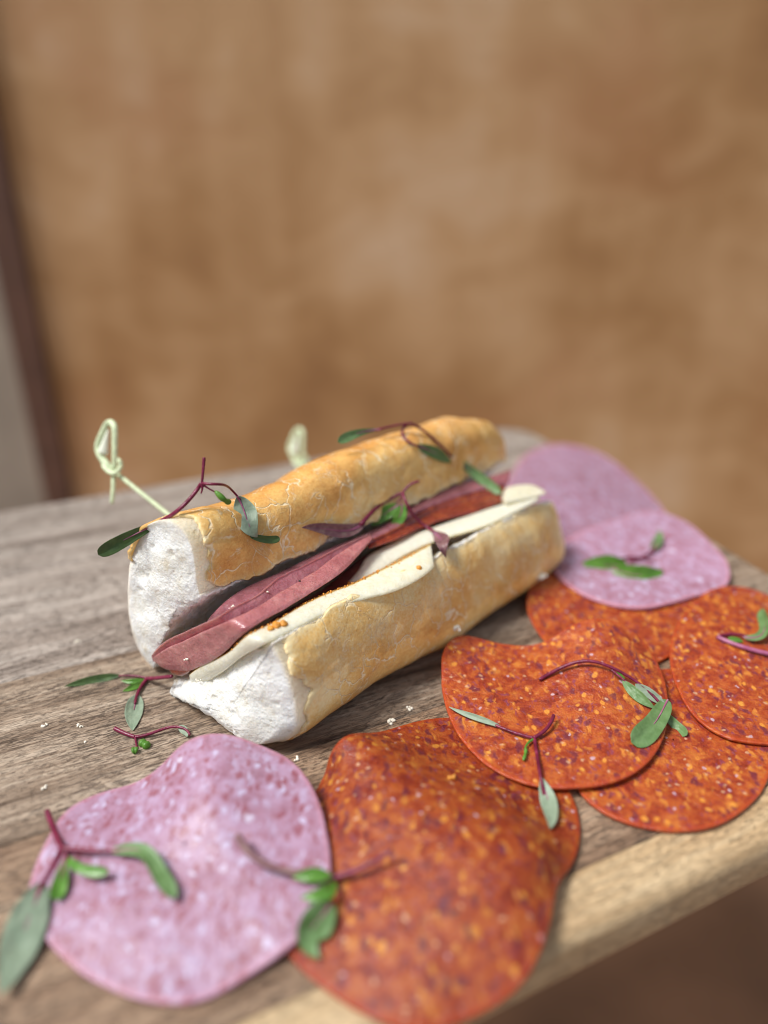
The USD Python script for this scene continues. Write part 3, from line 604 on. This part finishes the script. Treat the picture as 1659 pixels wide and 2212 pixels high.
# ------------------------------------------------------------------ bamboo picks
def smooth_path(P, n):
    P = np.array(P, float); l = np.r_[0, np.cumsum(np.linalg.norm(np.diff(P, axis=0), axis=1))]
    return CubicSpline(l, P)(np.linspace(0, l[-1], n)) if len(P) > 2 else P[0] + np.linspace(0, 1, n)[:, None] * (P[1] - P[0])
def tube(P, r0, r1=None, n=40, sides=10, flat=1.0, pod=False):
    c = smooth_path(P, n); r1 = r0 if r1 is None else r1
    T = np.gradient(c, axis=0); T /= np.linalg.norm(T, axis=1, keepdims=True)
    ref = EYE - c; ref /= np.linalg.norm(ref, axis=1, keepdims=True)
    a = np.cross(T, ref); a /= np.linalg.norm(a, axis=1, keepdims=True) + 1e-9; b = np.cross(T, a)
    r = np.linspace(r0, r1, n); r = r * np.where(np.arange(n) % (n - 1) == 0, .75, 1)
    if pod: r = r0 * np.maximum(1 - (2 * np.linspace(0, 1, n) - 1) ** 4, .01) ** .5 * (1 - .25 * np.exp(-((np.linspace(0, 1, n) - .5) / .12) ** 2))
    ang = np.arange(sides) * 2 * np.pi / sides
    V = c[:, None] + r[:, None, None] * (np.cos(ang)[None, :, None] * a[:, None] + flat * np.sin(ang)[None, :, None] * b[:, None])
    v = np.vstack([V.reshape(-1, 3), c[0], c[-1]]); F = grid_faces(n, sides, wrap=True); j = np.arange(sides)
    F = np.vstack([F, np.c_[(j + 1) % sides, j, np.full(sides, n * sides)], np.c_[(n - 1) * sides + j, (n - 1) * sides + (j + 1) % sides, np.full(sides, n * sides + 1)]])
    m = trimesh.Trimesh(v, F, process=False)
    if m.volume < 0: F = F[:, ::-1]
    return v, F
def deep(u, v, t): return EYE + ray(u, v) * t
def pick(label, base, knot, tk, tb, s):
    p = thing('knotted_pick', label, 'cocktail pick')
    B = deep(*base, tb); K = deep(*knot, tk)
    obj('stick', tube([B + (B - K) * .35, B, K], .0010 * s, .0010 * s, 30), M['bamboo'], p)
    ku, kv = knot; q = lambda du, dv, dt=0.: deep(ku + du * .84 * s_px, kv + dv * s_px, tk + dt)
    s_px = s * FOC / 1659 * (.335 / tk)
    obj('loop', tube([q(-4, 5), q(-28, -25, .001), q(-42, -52, .002), q(-30, -85, .001), q(-14, -108, 0), q(-2, -105, -.002), q(2, -80, -.003), q(2, -40, -.003), q(0, -5, -.002)], .0017 * s, .0011 * s, 70, 10, .5), M['bamboo'], p)
    obj('curl', tube([q(-30, -38, .0006), q(-24, -60, .0008), q(-15, -92, .0005)], .0024 * s, .0004, 24, 10, .5), M['bamboo_pale'], p)
    obj('knot', tube([q(-26, -16, 0), q(-14, 0, -.003), q(4, 4, -.004), q(16, -8, -.002), q(15, -22, .001), q(6, -28, .002)], .0011 * s, .0010 * s, 40, 10, .8), M['bamboo'], p)
    obj('tail', tube([q(-1, 8, -.001), q(-2, 40, -.002), q(-5, 72, -.002)], .0010 * s, .0009 * s, 20), M['bamboo'], p)
pick('knotted green bamboo pick in focus standing out behind the torn bread end', (372, 1118), (246, 1018), .345, .335, 1.0)
pick('blurred knotted bamboo pick peeking over the middle of the bread', (668, 1040), (652, 1005), .47, .45, 1.0)

# ------------------------------------------------------------------ microgreen sprigs
def pts3(pts):
    out = []
    for q in pts:
        u, v = q[0], q[1]; l = q[2] if len(q) > 2 else 1.0; ref = q[3] if len(q) > 3 else None
        out.append(lift(u, v, l / 1000., ref))
    return np.array(out)
def leaf_mesh(P, width, cup=.15, tilt=0., shape='spoon', thick=.0002, seed=0, curl=0.):
    n, m = 34, 13
    c = smooth_path(P, n); T = np.gradient(c, axis=0); T /= np.linalg.norm(T, axis=1, keepdims=True)
    V = EYE - c.mean(0); V /= np.linalg.norm(V)
    side = np.cross(T, V); side /= np.linalg.norm(side, axis=1, keepdims=True); nr = np.cross(side, T)
    ca, sa = math.cos(tilt), math.sin(tilt); side, nr = side * ca + nr * sa, nr * ca - side * sa
    x = np.linspace(0, 1, n)
    if shape == 'spoon': w = (.10 + x ** .9 * 1.15) * np.sqrt(np.maximum(1 - x ** 5, 0)) * .9
    elif shape == 'oval': w = np.sin(np.pi * np.clip(x, 0, 1) ** .85) ** .75
    else: w = np.sqrt(np.maximum(1 - (2 * x - 1) ** 4, 0)) * (.6 + .4 * x)
    w = np.maximum(w * width / 2, .00012)
    w = w * (1 + .10 * fbm(np.c_[x, x * 0, x * 0 + seed], .2, 2, seed))
    y = np.linspace(-1, 1, m)
    S = c[:, None] + side[:, None] * (w[:, None] * y[None])[..., None]
    bend = cup * w[:, None] * (y[None] ** 2) - .25 * cup * w[:, None] * np.exp(-(y[None] / .18) ** 2) + .30 * w[:, None] * fbm(np.stack(np.broadcast_arrays(x[:, None] * 3, y[None], x[:, None] * 0 + seed), -1), .6, 2, seed)
    S = S + nr[:, None] * bend[..., None]
    Nn = nr[:, None] * np.ones((1, m, 1))
    top = S + Nn * thick / 2; bot = S - Nn * thick / 2
    v = np.vstack([top.reshape(-1, 3), bot.reshape(-1, 3)]); o = n * m
    F = [grid_faces(n, m), grid_faces(n, m, flip=True) + o]
    ring = np.r_[np.arange(m), np.arange(1, n) * m + m - 1, (n - 1) * m + np.arange(m - 2, -1, -1), np.arange(n - 2, -1, -1) * m]
    a, b = ring[:-1], ring[1:]; F += [np.c_[b, a, a + o], np.c_[b, a + o, b + o]]
    F = np.vstack(F); mm = trimesh.Trimesh(v, F, process=False)
    if mm.volume < 0: F = F[:, ::-1]
    vein = c + nr * (.0002 - .25 * cup * w[:, None])
    return (v, F), vein
PXM = .000176                               # metres per photo point at the bread's distance
def sprig(label, stems, leaves, buds=()):
    t = thing('microgreen_sprig', label, 'sprig')
    for s in stems:
        r = s.get('r', 4.2) * PXM * .5 * 1.8
        obj('stem', tube(pts3(s['p']), r, r * s.get('taper', .7), 48, 9), M[s.get('m', 'stem')], t)
    for i, l in enumerate(leaves):
        (mesh, vein) = leaf_mesh(pts3(l['p']), l['w'] * PXM * .9, l.get('cup', .2), l.get('tilt', 0.), l.get('shape', 'spoon'), seed=i + len(label))
        lf = obj('leaf', mesh, M[l.get('m', 'leaf_green')], t)
        vn = l.get('vein', .6 if l['w'] >= 30 else 0)
        if vn:
            k = int(len(vein) * vn); obj('midrib', tube(vein[:max(k, 4):3], .00042, .00012, 24, 6), M['stem_pink'], lf)
    for b in buds:
        P = pts3(b['p']); m = trimesh.creation.icosphere(subdivisions=2)
        if len(P) == 1: P = np.vstack([P, P + np.array([.0001, 0, 0])])
        obj('bud', tube(np.vstack([P[0], (P[0] + P[-1]) / 2 + np.array([0, 0, .0003]), P[-1]]) if len(P) == 2 else P, b['r'] * PXM, b['r'] * PXM * b.get('taper', .9), 28, 12, pod=True), M['leaf_bright'], t)
R1 = (430, 1105)
sprig('tall crimson sprig arching over the torn bread end, one grey green leaf on the crust',
    [dict(p=[(441, 988, 2, R1), (439, 1015, 2, R1), (436, 1045, 2, R1)], r=4), dict(p=[(436, 1042, 2, R1), (415, 1072, 2, R1), (390, 1098, 2, (400, 1120)), (362, 1118, 2, (375, 1130)), (335, 1134, 2, (345, 1150))], r=4.6, taper=1.1),
     dict(p=[(436, 1044, 2, R1), (470, 1046, 3, R1), (500, 1058, 3, (500, 1095)), (520, 1080, 2, (520, 1100))], r=3.6), dict(p=[(437, 1046, 2, R1), (452, 1056, 2, R1), (468, 1064, 2, R1)], r=2.6, taper=.6), dict(p=[(436, 1046, 2, R1), (437, 1056, 2, R1), (434, 1066, 2, R1)], r=3.6, taper=.4)],
    [dict(p=[(352, 1124, 2, (360, 1140)), (320, 1140, 2, (330, 1165)), (270, 1165, 4, (300, 1180)), (212, 1198, 6, (300, 1190))], w=46, m='leaf_dark', vein=.7, tilt=.3),
     dict(p=[(512, 1072, 2, (512, 1098)), (526, 1100, 2), (540, 1138, 2), (556, 1160, 2)], w=54, m='leaf_grey', vein=.75, shape='oval', cup=.1), dict(p=[(540, 1158, 1.6), (566, 1164, 2.2), (586, 1166, 3), (604, 1162, 3.5)], w=22, m='leaf_dark', shape='ov')],
    [dict(p=[(464, 1060, 3, R1), (478, 1074, 3, R1), (495, 1082, 3, (500, 1100))], r=6.5, taper=1.0)])
R2 = (880, 935)
sprig('blurred crimson sprig over the far top of the bread with three slim green leaves',
    [dict(p=[(812, 930, 2, (830, 955)), (845, 921, 2, (850, 945)), (884, 914, 3, R2)], r=4), dict(p=[(882, 914, 3, R2), (869, 932, 3, R2), (880, 952, 2), (905, 965, 2)], r=4.5), dict(p=[(884, 914, 3, R2), (915, 930, 3, (915, 935)), (948, 958, 2.5), (976, 988, 2)], r=4.5)],
    [dict(p=[(820, 928, 3, (830, 962)), (780, 934, 4, (800, 972)), (730, 955, 5, (770, 985))], w=34, m='leaf_green'), dict(p=[(898, 962, 2), (930, 974, 2), (974, 1000, 2)], w=34, m='leaf_green', shape='oval'), dict(p=[(968, 982, 2.5), (1010, 1010, 3), (1050, 1042, 3), (1083, 1066, 3)], w=40, m='leaf_green')])
R3 = (850, 1110)
sprig('crimson branched sprig over the filling with two fresh green leaflets and a purple tip',
    [dict(p=[(906, 1040, 5, R3), (888, 1046, 5, R3), (870, 1066, 5, R3)], r=3.6, taper=1.2), dict(p=[(870, 1064, 5, R3), (830, 1085, 5, R3), (800, 1110, 4, (800, 1110)), (778, 1134, 4, (775, 1128))], r=4.4, taper=1.4), dict(p=[(870, 1064, 5, R3), (882, 1095, 5, (882, 1125)), (905, 1125, 4), (938, 1148, 3.5)], r=4.4, taper=1.0),
     dict(p=[(869, 1068, 5, R3), (858, 1085, 5, R3), (835, 1102, 5, R3)], r=2.2), dict(p=[(868, 1068, 5, R3), (866, 1085, 5, R3), (864, 1100, 5, R3)], r=2.0)],
    [dict(p=[(790, 1126, 4, (790, 1120)), (750, 1146, 4, (750, 1135)), (700, 1142, 3), (653, 1140, 2.5)], w=36, m='leaf_purple', vein=.8, shape='oval'), dict(p=[(862, 1090, 5.4, R3), (838, 1105, 5.5, R3), (802, 1136, 5.5, R3)], w=38, m='leaf_bright', shape='oval'), dict(p=[(868, 1088, 5.4, R3), (866, 1110, 5.6, R3), (842, 1138, 5.5, R3)], w=34, m='leaf_bright', shape='oval'),
     dict(p=[(934, 1146, 3.5), (948, 1160, 4, (945, 1195)), (957, 1182, 3.5, (955, 1205)), (963, 1204, 2.5, (963, 1210))], w=40, m='leaf_purple', shape='oval')])
sprig('sprig poking from under the torn bread end, dark slender leaf to the left',
    [dict(p=[(372, 1461, 2), (345, 1464, 2), (316, 1466, 2)], r=4.8, taper=1.1), dict(p=[(318, 1465, 2), (290, 1460, 2), (256, 1460, 2)], r=3.2), dict(p=[(318, 1466, 2), (302, 1488, 2), (292, 1520, 2)], r=5, taper=.7)],
    [dict(p=[(262, 1459, 2), (215, 1466, 2), (138, 1483, 2)], w=22, m='leaf_dark', shape='oval'), dict(p=[(298, 1500, 1.5), (290, 1530, 1.5), (287, 1578, 1)], w=44, m='leaf_grey', vein=.5, shape='oval'), dict(p=[(316, 1468, 2), (290, 1472, 2), (262, 1470, 2)], w=14, m='leaf_bright', shape='oval'), dict(p=[(312, 1472, 2), (288, 1484, 2), (265, 1493, 1.5)], w=16, m='leaf_bright', shape='oval')])
sprig('small crimson sprig with two round green buds on the bare wood between bread and salami',
    [dict(p=[(247, 1573, 2.5), (268, 1583, 2), (292, 1592, 1.5)], r=5, taper=.9), dict(p=[(290, 1591, 1.5), (330, 1583, 2.5), (375, 1570, 4), (398, 1574, 4), (410, 1588, 3)], r=4, taper=.7), dict(p=[(292, 1592, 1.5), (294, 1605, 1), (296, 1616, 1)], r=2.6)],
    [dict(p=[(384, 1569, 3.5), (398, 1578, 3), (404, 1592, 2)], w=18, m='leaf_grey', shape='oval')],
    [dict(p=[(303, 1602, 1.5), (313, 1608, 1.5), (321, 1613, 1.5)], r=9.5), dict(p=[(286, 1623, 1.2), (297, 1622, 1.2)], r=8)])
sprig('large blurred front left sprig with a broad grey green leaf leaving the frame',
    [dict(p=[(101, 1750, 7), (114, 1785, 6), (134, 1832, 4)], r=6, taper=1.), dict(p=[(132, 1830, 4), (175, 1836, 4), (240, 1838, 4), (290, 1840, 4)], r=5, taper=.6), dict(p=[(134, 1832, 4), (115, 1870, 5), (90, 1915, 5), (66, 1960, 5)], r=6, taper=.7), dict(p=[(140, 1838, 7), (145, 1860, 6)], r=5)],
    [dict(p=[(238, 1837, 4.2), (275, 1835, 5), (315, 1843, 6), (340, 1880, 5), (362, 1915, 4), (380, 1940, 3)], w=34, m='leaf_green', vein=.45, shape='strap', tilt=.35), dict(p=[(95, 1905, 5), (68, 1970, 5), (35, 2060, 5), (2, 2148, 5)], w=68, m='leaf_grey', vein=.5, shape='oval', cup=.1),
     dict(p=[(143, 1852, 4), (135, 1885, 4), (120, 1945, 3)], w=38, m='leaf_bright'), dict(p=[(142, 1850, 6), (180, 1878, 6), (234, 1882, 5)], w=22, m='leaf_bright', shape='strap')])
sprig('blurred sprig bridging the front salami and the large front pepperoni slice',
    [dict(p=[(848, 1834, 7), (790, 1870, 5), (722, 1896, 3)], r=3.4, taper=1.7), dict(p=[(722, 1896, 3), (670, 1890, 3), (620, 1882, 3), (565, 1862, 4), (530, 1832, 5), (511, 1804, 6)], r=5, taper=1.6, m='leaf_purple')],
    [dict(p=[(715, 1892, 4), (675, 1890, 4), (632, 1896, 3)], w=24, m='leaf_bright', shape='oval'), dict(p=[(722, 1905, 4), (700, 1930, 4), (650, 1938, 3)], w=26, m='leaf_bright', shape='oval'), dict(p=[(712, 1950, 4), (690, 1985, 4), (672, 2010, 3), (690, 2070, 2)], w=56, m='leaf_green', shape='oval', tilt=.3)])
sprig('sprig with long arched crimson stem and broad green leaf on the middle pepperoni',
    [dict(p=[(1165, 1468, 1.5), (1215, 1441, 3), (1270, 1428, 4), (1330, 1446, 4), (1385, 1480, 4), (1425, 1518, 3)], r=4.8, taper=.7), dict(p=[(1320, 1446, 3), (1355, 1475, 3), (1410, 1518, 2.5)], r=3.2, taper=.6)],
    [dict(p=[(1372, 1478, 3.2), (1405, 1500, 3.2), (1438, 1522, 3)], w=26, m='leaf_grey', shape='oval'), dict(p=[(1345, 1470, 2.8), (1375, 1500, 2.8), (1415, 1530, 2.6)], w=26, m='leaf_green', shape='oval'), dict(p=[(1442, 1512, 4), (1425, 1545, 3.5), (1398, 1580, 2.5), (1364, 1604, 2)], w=58, m='leaf_green', shape='strap', cup=.12), dict(p=[(1436, 1540, 2), (1455, 1562, 2.2), (1484, 1588, 2)], w=28, m='leaf_green', shape='strap'), dict(p=[(1330, 1452, 3), (1350, 1466, 2.5)], w=9, m='leaf_bright', shape='oval')])
sprig('thin three armed sprig hanging over the front rim of the wavy middle pepperoni',
    [dict(p=[(1070, 1566, 2), (1110, 1582, 2), (1152, 1594, 2)], r=3.2, taper=1.2), dict(p=[(1152, 1594, 2), (1182, 1572, 3.5), (1196, 1544, 5)], r=4.6, taper=.9), dict(p=[(1154, 1594, 2), (1160, 1630, 2.5), (1168, 1680, 2.5), (1176, 1720, 2)], r=4.2, taper=.8), dict(p=[(1152, 1597, 2), (1140, 1606, 2), (1134, 1620, 2)], r=3.0, m='leaf_bright')],
    [dict(p=[(1086, 1572, 2), (1040, 1554, 2.5), (1000, 1540, 2.5), (970, 1527, 2)], w=14, m='leaf_grey', shape='oval'), dict(p=[(1168, 1678, 2.6), (1180, 1715, 3), (1190, 1755, 2.5), (1188, 1790, 1.5)], w=34, m='leaf_grey', shape='oval', vein=.4)],
    [dict(p=[(1136, 1616, 2), (1134, 1632, 2), (1130, 1643, 1.5)], r=3.6)])
sprig('pink stemmed sprig on the right edge pepperoni slice, cut by the frame',
    [dict(p=[(1548, 1378, 2), (1575, 1370, 3), (1605, 1372, 4), (1630, 1378, 4)], r=4.4), dict(p=[(1550, 1376, 2), (1600, 1396, 2.5), (1660, 1412, 3), (1720, 1420, 2)], r=6, taper=1., m='stem_pink')],
    [dict(p=[(1605, 1376, 4), (1640, 1375, 6), (1652, 1350, 8), (1642, 1318, 9)], w=34, m='leaf_green', shape='strap', tilt=.5), dict(p=[(1572, 1378, 2.5), (1590, 1382, 2.5), (1606, 1386, 2)], w=14, m='leaf_bright', shape='oval')])
sprig('blurred green sprig lying on the pale slice behind the bread end',
    [dict(p=[(1360, 1212, 2), (1395, 1200, 3), (1425, 1170, 5)], r=5, m='stem'), dict(p=[(1340, 1208, 2), (1385, 1205, 3), (1415, 1215, 2)], r=4, m='stem')],
    [dict(p=[(1355, 1222, 3), (1310, 1222, 3), (1258, 1216, 2)], w=70, m='leaf_bright', shape='oval'), dict(p=[(1322, 1228, 3), (1375, 1243, 3), (1432, 1232, 2)], w=66, m='leaf_bright', shape='oval'), dict(p=[(1404, 1190, 4), (1420, 1170, 6), (1425, 1146, 8)], w=30, m='leaf_green', shape='oval')])

# ------------------------------------------------------------------ loose crumbs
def crumb(name, label, cat, u, v, r, mat, l=.0004, group=None, seed=0):
    c = lift(u, v, l); ms = []
    rr = random.Random(seed)
    for k in range(5):
        ms.append(grain(c + np.array([rr.gauss(0, .5), rr.gauss(0, .5), rr.uniform(0, .3)]) * r, r * rr.uniform(.25, .55), seed * 7 + k))
    tag(obj(name, trimesh.util.concatenate(ms), mat, smooth=True), label, cat, group)
CB = 'white bread crumbs scattered on the board'
for i, (u, v, r, lab) in enumerate([
    (95, 1570, .0012, 'white bread crumb at the far left on the wood'), (172, 1568, .0011, 'white bread crumb between the left crumb and the small budded sprig'),
    (98, 1701, .0010, 'flat white bread crumb just above the front salami slice'), (183, 1603, .0007, 'tiny faint bread crumb left of the green buds'),
    (846, 1557, .0016, 'white crumb flake touching the large front pepperoni rim'), (884, 1531, .0012, 'faint crumb on the shaded wood below the bread'),
    (170, 1385, .0012, 'blurred crumb on the wood left of the torn bread'), (640, 1641, .0011, 'crumb on the right rim of the front salami slice'),
    (1170, 1247, .0030, 'large white crumb at the far end of the bread beside the pepperoni'), (987, 1357, .0024, 'rough crumb cluster under the flap of the lower crust')]):
    crumb('bread_crumb', lab, 'crumb', u, v, r, M['crumb_bit'], seed=i + 1)
crumb('spice_flake', 'yellow orange spice flake on the fold of the large front pepperoni', 'spice', 977, 1681, .0016, M['spice'], seed=31)
crumb('peppercorn', 'single black peppercorn bit on the pink ham', 'spice', 648, 1255, .0006, M['pepper'], seed=41)
for i, (u, v) in enumerate([(503, 1311), (577, 1279), (403, 1424), (427, 1471)]):
    crumb('bread_crumb', ['crumb on the upper fold of the ham', 'crumb on the ham below the upper crust lip', 'crumb on the ham tip at the torn end', 'crumb on the cheese end above the lower torn bread'][i], 'crumb', u, v, .0008, M['crumb_bit'], seed=51 + i)
